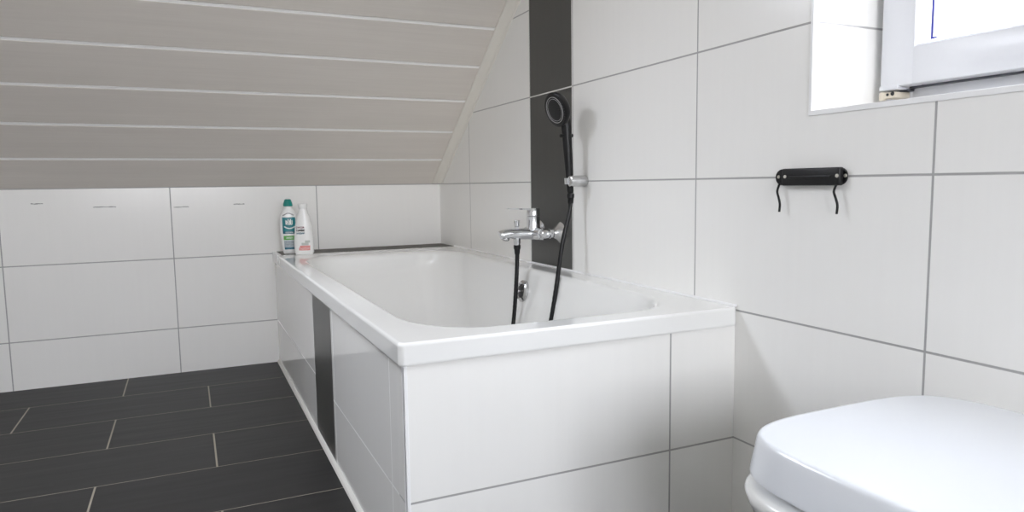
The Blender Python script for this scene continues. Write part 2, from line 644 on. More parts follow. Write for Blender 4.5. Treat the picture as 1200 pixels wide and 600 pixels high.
def bead(bm, xa, xb, ya, yb, za, zb, w):
    """sloping glazing bead, mitred, running from the sash (xa) back to the glass (xb)"""
    outer = [(ya, za), (yb, za), (yb, zb), (ya, zb)]
    inner = [(ya + w, za + w), (yb - w, za + w), (yb - w, zb - w), (ya + w, zb - w)]
    rl = [[Vector((xb, y, z)) for y, z in outer], [Vector((xa, y, z)) for y, z in outer],
          [Vector((xa + (xb - xa) * .12, y + (0.003 if y < (ya + yb) / 2 else -0.003), z + (0.003 if z < (za + zb) / 2 else -0.003))) for y, z in outer],
          [Vector((xb, y, z)) for y, z in inner]]
    rings(bm, rl, False, False)


win = struct(bpy.data.objects.new('window_1', None))
win.location = (0.2, (WY0 + WY1) / 2, WZ0)
COL.objects.link(win)
bm = bmesh.new()
ring_frame(bm, 0.212, 0.272, WY1, WY0, WZ0, WZ1, 0.060)
obj('window_frame', bm, mat_pvc, win, 30)
SY0, SY1, SZ0, SZ1 = WY0 - 0.019, WY1 + 0.019, WZ0 + 0.048, WZ1 - 0.03
bm = bmesh.new()
ring_frame(bm, 0.166, 0.236, SY1, SY0, SZ0, SZ1, 0.073, 0.005)
sash = obj('window_sash', bm, mat_pvc, win, 30)
GY0, GY1, GZ0, GZ1 = SY0 - 0.073, SY1 + 0.073, SZ0 + 0.073, SZ1 - 0.073
bm = bmesh.new()
bead(bm, 0.170, 0.196, GY1, GY0, GZ0, GZ1, 0.007)
obj('glazing_bead', bm, mat_pvc, win, 30)
bm = bmesh.new()
box(bm, (0.199, GY1, GZ0), (0.205, GY0, GZ1))
obj('glass_pane', bm, mat_glass, win, 0)
bm = bmesh.new()
box(bm, (0.1970, GY0 - 0.0145, GZ0 + 0.012), (0.1992, GY0 - 0.0105, GZ1 - 0.012))
box(bm, (0.1970, GY0 - 0.0220, GZ0 + 0.0125), (0.1992, GY0 - 0.0145, GZ0 + 0.0155))
obj('outside_line_strip', bm, mat_blue, win, 0)  # strip added on the pane for a blue line outside
bm = bmesh.new()
box(bm, (0.1985, SY1 + 0.004, SZ0 - 0.003), (0.214, SY0 - 0.043, SZ0 + 0.002))
box(bm, (0.192, SY0 - 0.0435, SZ0 - 0.0085), (0.214, SY0 - 0.002, SZ0 - 0.005))
obj('sash_shadow_strip', bm, mat_shadow_gap, win, 0)  # dark strips stand for the shade under sash and hinge cover
bm = bmesh.new()
box(bm, (0.1645, SY0 - 0.042, SZ0 - 0.0055), (0.200, SY0 - 0.0005, SZ0 + 0.004), 0.0012)
obj('hinge_cover', bm, mat_pvc, win, 30)
bm = bmesh.new()
lathe(bm, (0.172, SY0 - 0.004, SZ0 - 0.024), (0, 0, 1), [(0, 0.0055), (0.002, 0.0065), (0.014, 0.0065), (0.016, 0.005)], 20)
box(bm, (0.168, SY0 - 0.034, SZ0 - 0.021), (0.214, SY0 - 0.004, SZ0 - 0.009), 0.002)
hg = obj('hinge', bm, mat_hinge, win, 30)
bm = bmesh.new()
lathe(bm, (0.1675, SY0 - 0.018, SZ0 - 0.014), (-1, 0, 0), [(0, 0.003), (0.0012, 0.0025)], 14)
lathe(bm, (0.1675, SY0 - 0.029, SZ0 - 0.013), (-1, 0, 0), [(0, 0.0042), (0.0012, 0.0036)], 14)
obj('hinge_hole_shade', bm, mat_recess, win, 30)  # dark discs stand for the shade in the hinge holes

win_added_front = struct(bpy.data.objects.new('added_window_front', None))  # added light opening behind the camera
win_added_front.location = ((VX0 + VX1) / 2, YF - 0.2, VZ0)
COL.objects.link(win_added_front)


def ring_frame_y(bm, y0, y1, xa, xb, za, zb, w, bev=0.004):
    box(bm, (xa, y0, za), (xa + w, y1, zb), bev)
    box(bm, (xb - w, y0, za), (xb, y1, zb), bev)
    box(bm, (xa + w - 0.004, y0, za), (xb - w + 0.004, y1, za + w), bev)
    box(bm, (xa + w - 0.004, y0, zb - w), (xb - w + 0.004, y1, zb), bev)


bm = bmesh.new()
ring_frame_y(bm, YF - 0.262, YF - 0.192, VX0, VX1, VZ0, VZ1, 0.060)
obj('window_frame', bm, mat_pvc, win_added_front, 30)
VM = (VX0 + VX1) / 2
for xa, xb in ((VX0 + 0.03, VM - 0.004), (VM + 0.004, VX1 - 0.03)):
    bm = bmesh.new()
    ring_frame_y(bm, YF - 0.236, YF - 0.166, xa, xb, VZ0 + 0.03, VZ1 - 0.03, 0.073, 0.005)
    obj('window_sash', bm, mat_pvc, win_added_front, 30)
    bm = bmesh.new()
    box(bm, (xa + 0.07, YF - 0.205, VZ0 + 0.10), (xb - 0.07, YF - 0.199, VZ1 - 0.10))
    obj('glass_pane', bm, mat_glass, win_added_front, 0)

win_added_roof = struct(bpy.data.objects.new('added_window_roof', None))  # added light opening in the slope, out of view
win_added_roof.location = O + T * (RS0 + RS1) / 2 + Vector(((RX0 + RX1) / 2, 0, 0))
COL.objects.link(win_added_roof)
bm = bmesh.new()
slab(RS0, RS0 + 0.07, -0.03, -0.18, 0, RX0, RX1)
slab(RS1 - 0.07, RS1, -0.03, -0.18, 0, RX0, RX1)
slab(RS0 + 0.07, RS1 - 0.07, -0.03, -0.18, 0, RX0, RX0 + 0.07)
slab(RS0 + 0.07, RS1 - 0.07, -0.03, -0.18, 0, RX1 - 0.07, RX1)
obj('window_frame', bm, mat_pvc, win_added_roof, 0)
bm = bmesh.new()
slab(RS0 + 0.06, RS1 - 0.06, -0.10, -0.106, 0, RX0 + 0.06, RX1 - 0.06)
obj('glass_pane', bm, mat_glass, win_added_roof, 0)

# ------------------------------------------------------------------ bath surround
BX, BY = -0.7845, -2.058          # panel planes
RZ, RB = 0.502, 0.4585            # rim top, rim underside
surr = thing('bath_surround', 'white tiled bath surround with one dark vertical stripe on its long side', 'bath panel', (BX / 2, BY / 2, 0))
bm = bmesh.new()
box(bm, (BX, BY, 0.0), (-0.0006, BY + 0.05, RB - 0.0008))
obj('front_panel', bm, mat_front_panel, surr, 0)
bm = bmesh.new()
ST0, ST1 = -1.030, -1.333
box(bm, (BX, ST0, 0.0), (BX + 0.05, -0.0006, RB - 0.0008), mi=2)
box(bm, (BX, ST1, 0.0), (BX + 0.05, ST0, RB - 0.0008), mi=1)
box(bm, (BX, BY + 0.05, 0.0), (BX + 0.05, ST1, RB - 0.0008), mi=0)
obj('side_panel', bm, [mat_side_panel, mat_dark_plain, mat_side_far], surr, 0)
bm = bmesh.new()
box(bm, (BX - 0.0015, BY - 0.0015, 0.0), (BX + 0.0075, BY + 0.0015, RB - 0.001), 0.0008)
box(bm, (BX - 0.0015, BY - 0.0015, 0.0), (BX + 0.0012, BY + 0.0060, RB - 0.001), 0.0006)
o = obj('corner_strip', bm, mat_trim, surr, 0)
bm = bmesh.new()
prof = [(0.0, 0.0), (-0.010, 0.0), (-0.009, 0.004), (-0.005, 0.010), (0.0, 0.014)]
rings(bm, [[Vector((BX + x_, y_, z_)) for x_, z_ in prof] for y_ in (-0.0006, BY)])
rings(bm, [[Vector((x_, BY + y_, z_)) for y_, z_ in prof] for x_ in (BX, -0.0006)])
o = obj('silicone_joint', bm, mat_seal, surr, 25)
o['label'] = 'pale silicone joint along the floor'
bm = bmesh.new()
prof = [(-0.0004, 0.0), (-0.0045, 0.0), (-0.0030, 0.0022), (-0.0004, 0.0050)]
rings(bm, [[Vector((x_, y_, RZ + 0.0002 + z_)) for x_, z_ in prof] for y_ in (-0.19, BY - 0.006)])
o = obj('silicone_joint', bm, mat_trim, surr, 0)
o['label'] = 'white silicone joint between rim and right wall'
# dark tiled ledge behind the tub
LEDGE = 0.5018
bm = bmesh.new()
box(bm, (-0.7755, -0.186, RB + 0.001), (-0.0006, -0.0006, LEDGE), 0.0006)
o = obj('ledge', bm, mat_ledge, surr, 0)
o['label'] = 'dark tiled ledge between bathtub and back wall'

bm = bmesh.new()
box(bm, (-0.7930, -0.188, RB + 0.0005), (-0.7757, -0.0006, RZ - 0.0003), 0.0008)
obj('ledge_edging', bm, mat_trim, surr, 30)

# ------------------------------------------------------------------ bathtub
tub = thing('bathtub', 'white built-in bathtub with rounded basin and thick rim', 'bathtub', (-0.4, -1.1, 0.06))
OX0, OX1, OY0, OY1 = -0.7935, -0.0008, -2.067, -0.188


def outer(i, z, r=0.012):
    return rrect(OX0 + i, OX1 - min(i, 0.0), OY0 + i, OY1 - i, r, r, z)


def inner(i, z, dy0=0.0, dy1=0.0, r=(0.15, 0.20)):
    q = rrect(-0.719 + i, -0.083 - i, -1.993 + i + dy0, -0.345 - i - dy1, r[0], r[1], z)
    # slightly bowed end next to the camera
    for v in q:
        t = (v.x + 0.41) / 0.33
        if v.y < -1.70 - 0 * i:
            v.y += 0.012 * t * t
    return q


rl = [outer(0.02, RB + 0.004), outer(0.004, RB), outer(0.001, RB + 0.001), outer(0.0, RB + 0.004), outer(0.0, RB + 0.006), outer(0.0, RZ - 0.007), outer(0.0, RZ - 0.0055),
      outer(0.0010, RZ - 0.0026), outer(0.0027, RZ - 0.0008), outer(0.0055, RZ), outer(0.0075, RZ),
      inner(-0.014, RZ), inner(-0.011, RZ), inner(-0.006, RZ - 0.0008), inner(-0.001, RZ - 0.0035), inner(0.003, RZ - 0.010), inner(0.006, RZ - 0.020),
      inner(0.012, 0.45), inner(0.022, 0.41, 0.004, 0.02), inner(0.036, 0.34, 0.012, 0.06), inner(0.052, 0.26, 0.022, 0.12),
      inner(0.068, 0.18, 0.035, 0.19), inner(0.082, 0.13, 0.05, 0.24), inner(0.100, 0.10, 0.065, 0.28), inner(0.130, 0.082, 0.09, 0.32, (0.12, 0.15)),
      inner(0.18, 0.076, 0.12, 0.36, (0.10, 0.12))]
bm = bmesh.new()
rings(bm, rl, False, True)
obj('basin', bm, mat_bath, tub, 40)
bm = bmesh.new()
OVP = (-0.099, -1.150, 0.424)
lathe(bm, OVP, (-1, 0, 0.16), [(-0.006, 0.035), (0.004, 0.037), (0.010, 0.0365), (0.014, 0.033), (0.016, 0.028), (0.014, 0.024), (0.006, 0.0225)], 40, cap=False)
ov = obj('overflow_ring', bm, mat_chrome_satin, tub, 30)
ov['label'] = 'round chrome overflow on the far inner side'
bm = bmesh.new()
lathe(bm, OVP, (-1, 0, 0.16), [(0.0, 0.0228), (0.006, 0.0222), (0.0075, 0.018), (0.0075, 0.010)], 30)
obj('overflow_shade', bm, mat_recess, ov, 30)  # dark disc stands for the shade inside the overflow

# ------------------------------------------------------------------ bath mixer
MX, MY, MZ = -0.060, -1.157, 0.621
mix = thing('bath_mixer', 'chrome single-lever bath mixer on the dark tile stripe', 'tap', (0, MY, MZ))
bm = bmesh.new()
tube(bm, [(MX, MY - 0.058, MZ), (MX, MY - 0.055, MZ), (MX, MY - 0.03, MZ), (MX, MY + 0.03, MZ), (MX, MY + 0.055, MZ), (MX, MY + 0.058, MZ)],
     [0.016, 0.0195, 0.022, 0.022, 0.0195, 0.016], 28)
obj('body', bm, mat_chrome, mix, 30)
for s_ in (-1, 1):
    y = MY + s_ * 0.075
    bm = bmesh.new()
    lathe(bm, (-0.0006, y, MZ + 0.003), (-1, 0, 0), [(0, 0.036), (0.003, 0.0355), (0.010, 0.029), (0.020, 0.021), (0.030, 0.0175), (0.034, 0.0165)], 32)
    obj('rosette', bm, mat_chrome_satin, mix, 30)
    bm = bmesh.new()
    lathe(bm, (-0.030, y, MZ + 0.002), (-1, 0, 0), [(0, 0.0150), (0.004, 0.0178), (0.012, 0.0178), (0.016, 0.0160)], 8)
    tube(bm, catmull([(-0.044, y, MZ + 0.002), (-0.052, y, MZ + 0.001), (MX, y - s_ * 0.008, MZ), (MX, y - s_ * 0.022, MZ)], 5), 0.0150, 20)
    lathe(bm, (MX, MY + s_ * 0.050, MZ), (0, s_, 0), [(0, 0.0195), (0.003, 0.0205), (0.008, 0.0205), (0.010, 0.017)], 8)
    obj('connector', bm, mat_chrome, mix, 30)
# spout towards the tub
bm = bmesh.new()
sp_pts = catmull([(MX, MY, MZ - 0.002), (-0.090, MY, MZ - 0.001), (-0.128, MY, MZ), (-0.160, MY, MZ + 0.001), (-0.184, MY, MZ - 0.002), (-0.190, MY, MZ - 0.004)], 5)
n_ = len(sp_pts)
tube(bm, sp_pts, [0.0205 - 0.0065 * i / n_ if i < n_ - 2 else (0.012 if i == n_ - 2 else 0.006) for i in range(n_)], 24)
lathe(bm, (-0.168, MY, MZ - 0.008), (-0.15, 0, -1), [(0, 0.0125), (0.010, 0.0125), (0.012, 0.011)], 24)
spout = obj('spout', bm, mat_chrome, mix, 35)
bm = bmesh.new()
lathe(bm, (-0.1698, MY, MZ - 0.0202), (-0.15, 0, -1), [(0, 0.0095), (0.0012, 0.009)], 20)
obj('outlet', bm, mat_recess, spout, 30)
# diverter knob and hose outlet
bm = bmesh.new()
lathe(bm, (-0.128, MY, MZ + 0.014), (0, 0, 1), [(0, 0.0065), (0.010, 0.0065), (0.012, 0.0088), (0.030, 0.0096), (0.032, 0.0085)], 24)
obj('diverter_knob', bm, mat_chrome, mix, 30)
bm = bmesh.new()
lathe(bm, (-0.128, MY, MZ - 0.012), (0, 0, -1), [(0, 0.0115), (0.018, 0.0115), (0.020, 0.0105), (0.026, 0.0105)], 24)
obj('hose_outlet', bm, mat_chrome, mix, 30)
# cartridge body and lever
bm = bmesh.new()
lathe(bm, (-0.066, MY, MZ + 0.010), (0, 0, 1), [(0, 0.0240), (0.008, 0.0232), (0.012, 0.0224), (0.046, 0.0220), (0.047, 0.0208)], 36)
obj('cartridge', bm, mat_chrome, mix, 30)
bm = bmesh.new()
lathe(bm, (-0.066, MY, MZ + 0.0575), (0, 0, 1), [(0, 0.0208), (0.001, 0.0222), (0.024, 0.0222), (0.027, 0.0205)], 36)
lv = []
for x_, w_, z0_, z1_ in ((-0.052, 0.016, 0.076, 0.0850), (-0.090, 0.015, 0.0790, 0.0850), (-0.130, 0.0125, 0.0815, 0.0855), (-0.160, 0.010, 0.0838, 0.0864), (-0.1625, 0.007, 0.0845, 0.0862)):
    lv.append([Vector((x_, MY - w_, MZ + z0_)), Vector((x_, MY + w_, MZ + z0_)), Vector((x_, MY + w_, MZ + z1_)), Vector((x_, MY - w_, MZ + z1_))])
rings(bm, lv)
obj('lever', bm, mat_chrome, mix, 30)

# ------------------------------------------------------------------ hand shower, bracket and hose
HY = -1.379
HA = Vector((-0.0475, HY, 0.762))     # bottom of handle
HB = Vector((-0.0615, HY, 0.966))     # neck
brk = thing('shower_bracket', 'chrome wall bracket holding the black hand shower', 'shower holder', (0, HY, 0.793))
bm = bmesh.new()
lathe(bm, (-0.0006, HY - 0.014, 0.794), (-1, 0, 0), [(0, 0.0160), (0.002, 0.0172), (0.054, 0.0172), (0.057, 0.0165), (0.0585, 0.014)], 32)
obj('wall_mount', bm, mat_chrome_satin, brk, 30)
ax = (HB - HA).normalized()
hc = HA + ax * 0.033
bm = bmesh.new()
d_, u_, v_ = frame_of(ax)
uu = Vector((1, 0, 0)) - ax * ax.x
uu.normalize()
vv_ = ax.cross(uu)
A0, A1 = math.radians(-50), math.radians(230)
if vv_.y < 0:
    vv_ = -vv_
outer_r, inner_r, hh = 0.0165, 0.0135, 0.0095
rl = []
for k in range(25):
    a = A0 + (A1 - A0) * k / 24
    dr = uu * math.cos(a) + vv_ * math.sin(a)
    rl.append([hc + dr * inner_r - ax * hh, hc + dr * outer_r - ax * hh, hc + dr * outer_r + ax * hh, hc + dr * inner_r + ax * hh])
rings(bm, rl)
obj('clip', bm, mat_chrome, brk, 30)

hs = thing('hand_shower', 'black round-headed hand shower hanging in the chrome bracket', 'shower', HA)
bm = bmesh.new()
hp = catmull([HA, HA + ax * 0.02, HA + ax * 0.05, HA + ax * 0.10, HA + ax * 0.155, HA + ax * 0.20, HB + Vector((-0.003, 0.0, 0.018)), Vector((-0.0715, HY + 0.002, 1.003))], 4)
hr = []
for q in hp:
    t = (q - HA).dot(ax)
    hr.append(0.0102 + 0.0036 * min(1, t / 0.10) + 0.0024 * min(1, max(0, (t - 0.10) / 0.10)))
tube(bm, hp, hr, 24)
lathe(bm, HA + ax * -0.006, ax, [(0, 0.0085), (0.006, 0.0095)], 20)
obj('handle', bm, mat_black, hs, 35)
# head
FN = Vector((-0.94, -0.12, -0.30)).normalized()      # direction of the spray
HC = Vector((-0.1000, HY, 1.0085))
bm = bmesh.new()
lathe(bm, HC - FN * 0.036, FN, [(0.0, 0.010), (0.002, 0.024), (0.006, 0.036), (0.012, 0.0455), (0.019, 0.0505), (0.028, 0.0530), (0.0335, 0.0530), (0.0355, 0.0515), (0.0365, 0.0490)], 48)
head = obj('shower_head', bm, mat_black, hs, 35)
bm = bmesh.new()
lathe(bm, HC + FN * 0.0002, FN, [(0.0, 0.0404), (0.0012, 0.0402), (0.0016, 0.0394), (0.0012, 0.0386), (0.0, 0.0384)], 48, cap=False)
lathe(bm, HC + FN * 0.0002, FN, [(0.0, 0.0342), (0.0010, 0.0340), (0.0012, 0.0335), (0.0010, 0.0330), (0.0, 0.0328)], 48, cap=False)
obj('spray_ring', bm, mat_grey_ring, head, 40)
bm = bmesh.new()
d_, u_, v_ = frame_of(FN)
for rad, cnt in ((0.0, 1), (0.007, 6), (0.014, 12), (0.021, 18), (0.028, 24), (0.0470, 36)):
    for k in range(cnt):
        a = 2 * math.pi * k / cnt
        q = HC + (u_ * math.cos(a) + v_ * math.sin(a)) * rad
        lathe(bm, q + FN * 0.0004, FN, [(0, 0.0016), (0.0012, 0.0012)], 8)
nz = obj('spray_nozzles', bm, mat_nozzle, head, 30)
nz['kind'] = 'stuff'
# selector button between head and handle
bm = bmesh.new()
q = HA + ax * 0.170
lathe(bm, q + Vector((-0.0255, -0.004, 0)), (1, 0.03, 0.03), [(0, 0.0042), (0.001, 0.0054), (0.044, 0.0054), (0.045, 0.0042)], 20)
obj('selector_button', bm, mat_black, hs, 30)

hose = thing('shower_hose', 'black shower hose looping from the mixer down into the tub', 'hose', (-0.15, -1.26, 0.15))
bm = bmesh.new()
pts = catmull([HA + Vector((0.0003, 0, -0.014)), HA + Vector((-0.003, 0.0, -0.060)), (-0.077, -1.379, 0.60), (-0.100, -1.378, 0.46), (-0.122, -1.374, 0.34), (-0.150, -1.355, 0.22), (-0.185, -1.31, 0.145),
               (-0.205, -1.25, 0.13), (-0.190, -1.19, 0.165), (-0.158, -1.160, 0.25), (-0.143, -1.157, 0.34), (-0.134, -1.157, 0.44), (-0.1290, -1.157, 0.52), (-0.128, -1.157, 0.566)], 14)
tube(bm, pts, 0.0070, 14, rib=0.00025)
obj('flexible_tube', bm, mat_hose, hose, 60)
for base, dr in (((-0.128, MY, 0.5835), (0, 0, -1)), (HA + Vector((0.0006, 0, -0.0065)), (-0.02, 0, -1))):
    bm = bmesh.new()
    lathe(bm, base, dr, [(0, 0.0112), (0.001, 0.0120), (0.012, 0.0120), (0.015, 0.0100), (0.030, 0.0088)], 20)
    obj('hose_nut', bm, mat_black, hose, 30)

# ------------------------------------------------------------------ toilet-roll holder on the right wall
PZ, PY0, PY1 = 0.7935, -2.1735, -2.3485
holder = thing('roll_holder', 'black empty wall-mounted roll holder with two dangling hooks', 'holder', (0, (PY0 + PY1) / 2, PZ))
bm = bmesh.new()
pr_ = 0.0165


def pill(y0, y1, r, x, n=16):
    ya, yb = max(y0, y1) - r, min(y0, y1) + r
    out = [Vector((x, ya + r * math.cos(math.radians(-90 + 180 * k / n)), PZ + r * math.sin(math.radians(-90 + 180 * k / n)))) for k in range(n + 1)]
    out += [Vector((x, yb + r * math.cos(math.radians(90 + 180 * k / n)), PZ + r * math.sin(math.radians(90 + 180 * k / n)))) for k in range(n + 1)]
    return out


rings(bm, [pill(PY0, PY1, pr_, -0.0004), pill(PY0, PY1, pr_, -0.0036), pill(PY0, PY1, pr_ - 0.001, -0.0046)])
obj('mounting_plate', bm, mat_black_metal, holder, 30)
bm = bmesh.new()
box(bm, (-0.0175, PY1 + 0.0060, PZ - 0.0172), (-0.0040, PY0 - 0.0275, PZ + 0.0172), 0.0035, seg=3)
box(bm, (-0.0195, PY1 + 0.0250, PZ - 0.0030), (-0.0165, PY0 - 0.0480, PZ + 0.0020), 0.001)
obj('cross_bar', bm, mat_black_metal, holder, 30)
for y, x_ in ((PY0 - 0.0085, -0.0044), (PY0 - 0.0380, -0.0176), (PY1 + 0.0028, -0.0044), (PY1 + 0.0105, -0.0176)):
    bm = bmesh.new()
    lathe(bm, (x_, y, PZ + 0.001), (-1, 0, 0), [(0, 0.0036), (0.001, 0.0034), (0.0018, 0.0024)], 16)
    obj('screw', bm, mat_screw, holder, 30)
for y, sc_ in ((PY0 - 0.0185, 1.0), (PY1 + 0.0150, 1.15)):
    bm = bmesh.new()
    k_ = 0.0042 * sc_
    tube(bm, catmull([(-0.012, y - 0.001, PZ - 0.012), (-0.013, y + k_ * 0.6, PZ - 0.021), (-0.014, y + k_ * 0.9, PZ - 0.030), (-0.015, y - k_ * 0.3, PZ - 0.042), (-0.014, y - k_ * 0.95, PZ - 0.055), (-0.014, y - k_ * 0.7, PZ - 0.071)], 6), 0.0023, 10)
    obj('hook', bm, mat_black_metal, holder, 40)

# ------------------------------------------------------------------ toilet (hung on the right wall below the window)
TX, TY = -0.290, -2.770
wc = thing('toilet', 'white wall-hung toilet with closed lid below the window', 'toilet', (0, TY, 0.09))


def tring(g, z, n=4.2, back=None, dx=0.0):
    q = sell(TX + dx, TY, 0.205 + g, 0.190 + g, n, z)
    return q


bm = bmesh.new()
rings(bm, [tring(-0.012, 0.4070), tring(0.0045, 0.4070), tring(0.0072, 0.4085), tring(0.0074, 0.4110), tring(0.0072, 0.4130), tring(0.0012, 0.4525), tring(0.0004, 0.4560),
           tring(-0.0010, 0.4588), tring(-0.0035, 0.4604), tring(-0.0065, 0.4610), tring(-0.0085, 0.4611), tring(-0.05, 0.4613, 4.0), tring(-0.11, 0.4615, 3.6), tring(-0.17, 0.4616, 3.0)])
obj('lid', bm, mat_lid, wc, 50)
bm = bmesh.new()
rings(bm, [tring(-0.020, 0.3962), tring(-0.012, 0.3962), tring(-0.009, 0.3980), tring(-0.009, 0.4050), tring(-0.012, 0.4062), tring(-0.030, 0.4062)])
obj('seat', bm, mat_lid, wc, 50)


def bowl_ring(g, z, xf, half, n):
    """plan ring that ends flat on the wall: xf = front x"""
    out = []
    for k in range(96):
        t = 2 * math.pi * k / 96
        c, s_ = math.cos(t), math.sin(t)
        x = (xf + (-0.0008)) / 2 + (-0.0008 - xf) / 2 * math.copysign(abs(c) ** (2 / (n if c < 0 else 9.0)), c)
        y = TY + half * math.copysign(abs(s_) ** (2 / n), s_)
        out.append(Vector((x, y, z)))
    return out


bm = bmesh.new()
rings(bm, [bowl_ring(0, 0.090, -0.30, 0.105, 2.6), bowl_ring(0, 0.100, -0.325, 0.118, 2.7), bowl_ring(0, 0.160, -0.385, 0.140, 2.8), bowl_ring(0, 0.240, -0.440, 0.160, 3.1),
           bowl_ring(0, 0.310, -0.482, 0.183, 3.5), bowl_ring(0, 0.355, -0.502, 0.198, 3.9), bowl_ring(0, 0.378, -0.5085, 0.2045, 4.1), bowl_ring(0, 0.387, -0.5100, 0.2060, 4.2),
           bowl_ring(0, 0.3925, -0.5085, 0.2045, 4.2), bowl_ring(0, 0.3950, -0.5045, 0.2005, 4.2), bowl_ring(0, 0.3960, -0.498, 0.194, 4.2), bowl_ring(0, 0.3960, -0.478, 0.175, 4.2)])
obj('bowl', bm, mat_ceramic, wc, 50)
for s_ in (-1, 1):
    bm = bmesh.new()
    lathe(bm, (-0.066, TY + s_ * 0.075 - 0.02, 0.428), (0, 1, 0), [(0, 0.010), (0.001, 0.011), (0.039, 0.011), (0.040, 0.010)], 20)
    lathe(bm, (-0.066, TY + s_ * 0.075, 0.3975), (0, 0, 1), [(0, 0.011), (0.026, 0.010)], 20)
    obj('lid_hinge', bm, mat_chrome, wc, 30)


# ------------------------------------------------------------------ bottles on the corner of the tub
class Bottle:
    def __init__(self, base, yaw, prof):
        self.base, self.yaw, self.prof = Vector(base), yaw, prof     # prof: (z, half width, half depth)

    def size(self, z):
        P = self.prof
        for i in range(len(P) - 1):
            if P[i][0] <= z <= P[i + 1][0]:
                t = (z - P[i][0]) / (P[i + 1][0] - P[i][0] + 1e-9)
                t2 = t * t * (3 - 2 * t)
                return [P[i][j] + (P[i + 1][j] - P[i][j]) * t2 for j in (1, 2)]
        return P[-1][1:]

    def at(self, a, z, off=0.0):
        w, d = self.size(z)
        n = 2.5
        c, s_ = math.cos(a), math.sin(a)
        x = (w + off) * math.copysign(abs(c) ** (2 / n), c)
        y = (d + off) * math.copysign(abs(s_) ** (2 / n), s_)
        cy, sy = math.cos(self.yaw), math.sin(self.yaw)
        return self.base + Vector((x * cy - y * sy, x * sy + y * cy, z))

    def fx(self, x, z, off):
        """front surface point at horizontal offset x (metres) and height z"""
        w, d = self.size(z)
        t = max(-0.999, min(0.999, x / w))
        c = math.copysign(abs(t) ** (2.5 / 2), t)
        a = -math.acos(c)
        return self.at(a, z, off)

    def body(self, bm, z0, z1, n=40, seg=44, off=0.0):
        rl = [[self.at(2 * math.pi * k / seg, z0 + (z1 - z0) * i / n, off - (0.0025 if (i == 0 and z0 == 0) else 0)) for k in range(seg)] for i in range(n + 1)]
        rings(bm, rl)

    def patch(self, bm, x0, x1, z0, z1, mi, off=0.0005, nx=10, nz=4, th=0.0004):
        """thin printed patch that follows the front of the bottle"""
        F = lambda i, j, o_: self.fx(x0 + (x1 - x0) * i / nx, z0 + (z1 - z0) * j / nz, o_)
        g = [[bm.verts.new(F(i, j, off)) for i in range(nx + 1)] for j in range(nz + 1)]
        for j in range(nz):
            for i in range(nx):
                f = bm.faces.new((g[j][i], g[j][i + 1], g[j + 1][i + 1], g[j + 1][i]))
                f.material_index = mi

    def stroke(self, bm, pts, w, mi, off=0.0009):
        for (xa, za), (xb, zb) in zip(pts[:-1], pts[1:]):
            dx, dz = xb - xa, zb - za
            l = math.hypot(dx, dz) or 1e-6
            nx_, nz_ = -dz / l * w / 2, dx / l * w / 2
            q = [self.fx(x, z, off) for x, z in ((xa - nx_, za - nz_), (xb - nx_, zb - nz_), (xb + nx_, zb + nz_), (xa + nx_, za + nz_))]
            f = bm.faces.new([bm.verts.new(v) for v in q])
            f.material_index = mi


def glyphs(B, bm, x0, x1, z, h, mi, n, seed, w=0.0012):
    """a row of small unreadable letter strokes"""
    rnd = random.Random(seed)
    step = (x1 - x0) / n
    for i in range(n):
        a = x0 + step * (i + 0.12)
        b_ = a + step * 0.62
        kind = rnd.randrange(5)
        P = {0: [(a, z), (a, z + h), (b_, z + h), (b_, z)], 1: [(b_, z + h), (a, z + h), (a, z), (b_, z)],
             2: [(a, z + h * 1.3), (a, z), (b_, z), (b_, z + h)], 3: [(a, z), (b_, z), (b_, z + h), (a, z + h), (a, z)],
             4: [(a, z), (a, z + h), (b_, z + h * 0.5), (a, z + h * 0.4), (b_, z)]}[kind]
        B.stroke(bm, P, w, mi)


# teal-capped cleaner bottle
G = Bottle((-0.7345, -0.135, LEDGE + 0.0004), math.radians(-7), [(0, 0.0270, 0.018), (0.010, 0.0285, 0.0195), (0.045, 0.0320, 0.021), (0.095, 0.0365, 0.022), (0.140, 0.0375, 0.022), (0.165, 0.0350, 0.0205), (0.184, 0.0270, 0.018), (0.195, 0.0185, 0.0155), (0.200, 0.0150, 0.0140), (0.206, 0.0145, 0.0140)])
bg_ = thing('cleaner_bottle', 'white bottle with teal cap and teal label, left one at the tub corner', 'bottle', G.base)
bm = bmesh.new()
G.body(bm, 0.0, 0.206)
obj('body', bm, mat_bottle, bg_, 50)
bm = bmesh.new()
lathe(bm, G.base + Vector((0, 0, 0.204)), (0, 0, 1), [(0, 0.0190), (0.002, 0.0198), (0.012, 0.0190), (0.026, 0.0140), (0.029, 0.0125), (0.030, 0.0100)], 32)
cp = obj('cap', bm, mat_teal, bg_, 30)
bm = bmesh.new()
lathe(bm, G.base + Vector((0, 0, 0.2338)), (0, 0, 1), [(0, 0.0095), (0.003, 0.0088), (0.004, 0.0070)], 24)
obj('spout_tip', bm, mat_bottle, cp, 30)
bm = bmesh.new()
G.patch(bm, -0.0255, 0.0270, 0.098, 0.157, 0)
G.patch(bm, -0.0245, 0.0270, 0.086, 0.098, 1)
G.patch(bm, -0.0225, 0.0265, 0.060, 0.078, 2)
G.patch(bm, -0.0215, 0.0255, 0.028, 0.058, 3)
G.patch(bm, -0.0200, 0.0240, 0.019, 0.028, 1)
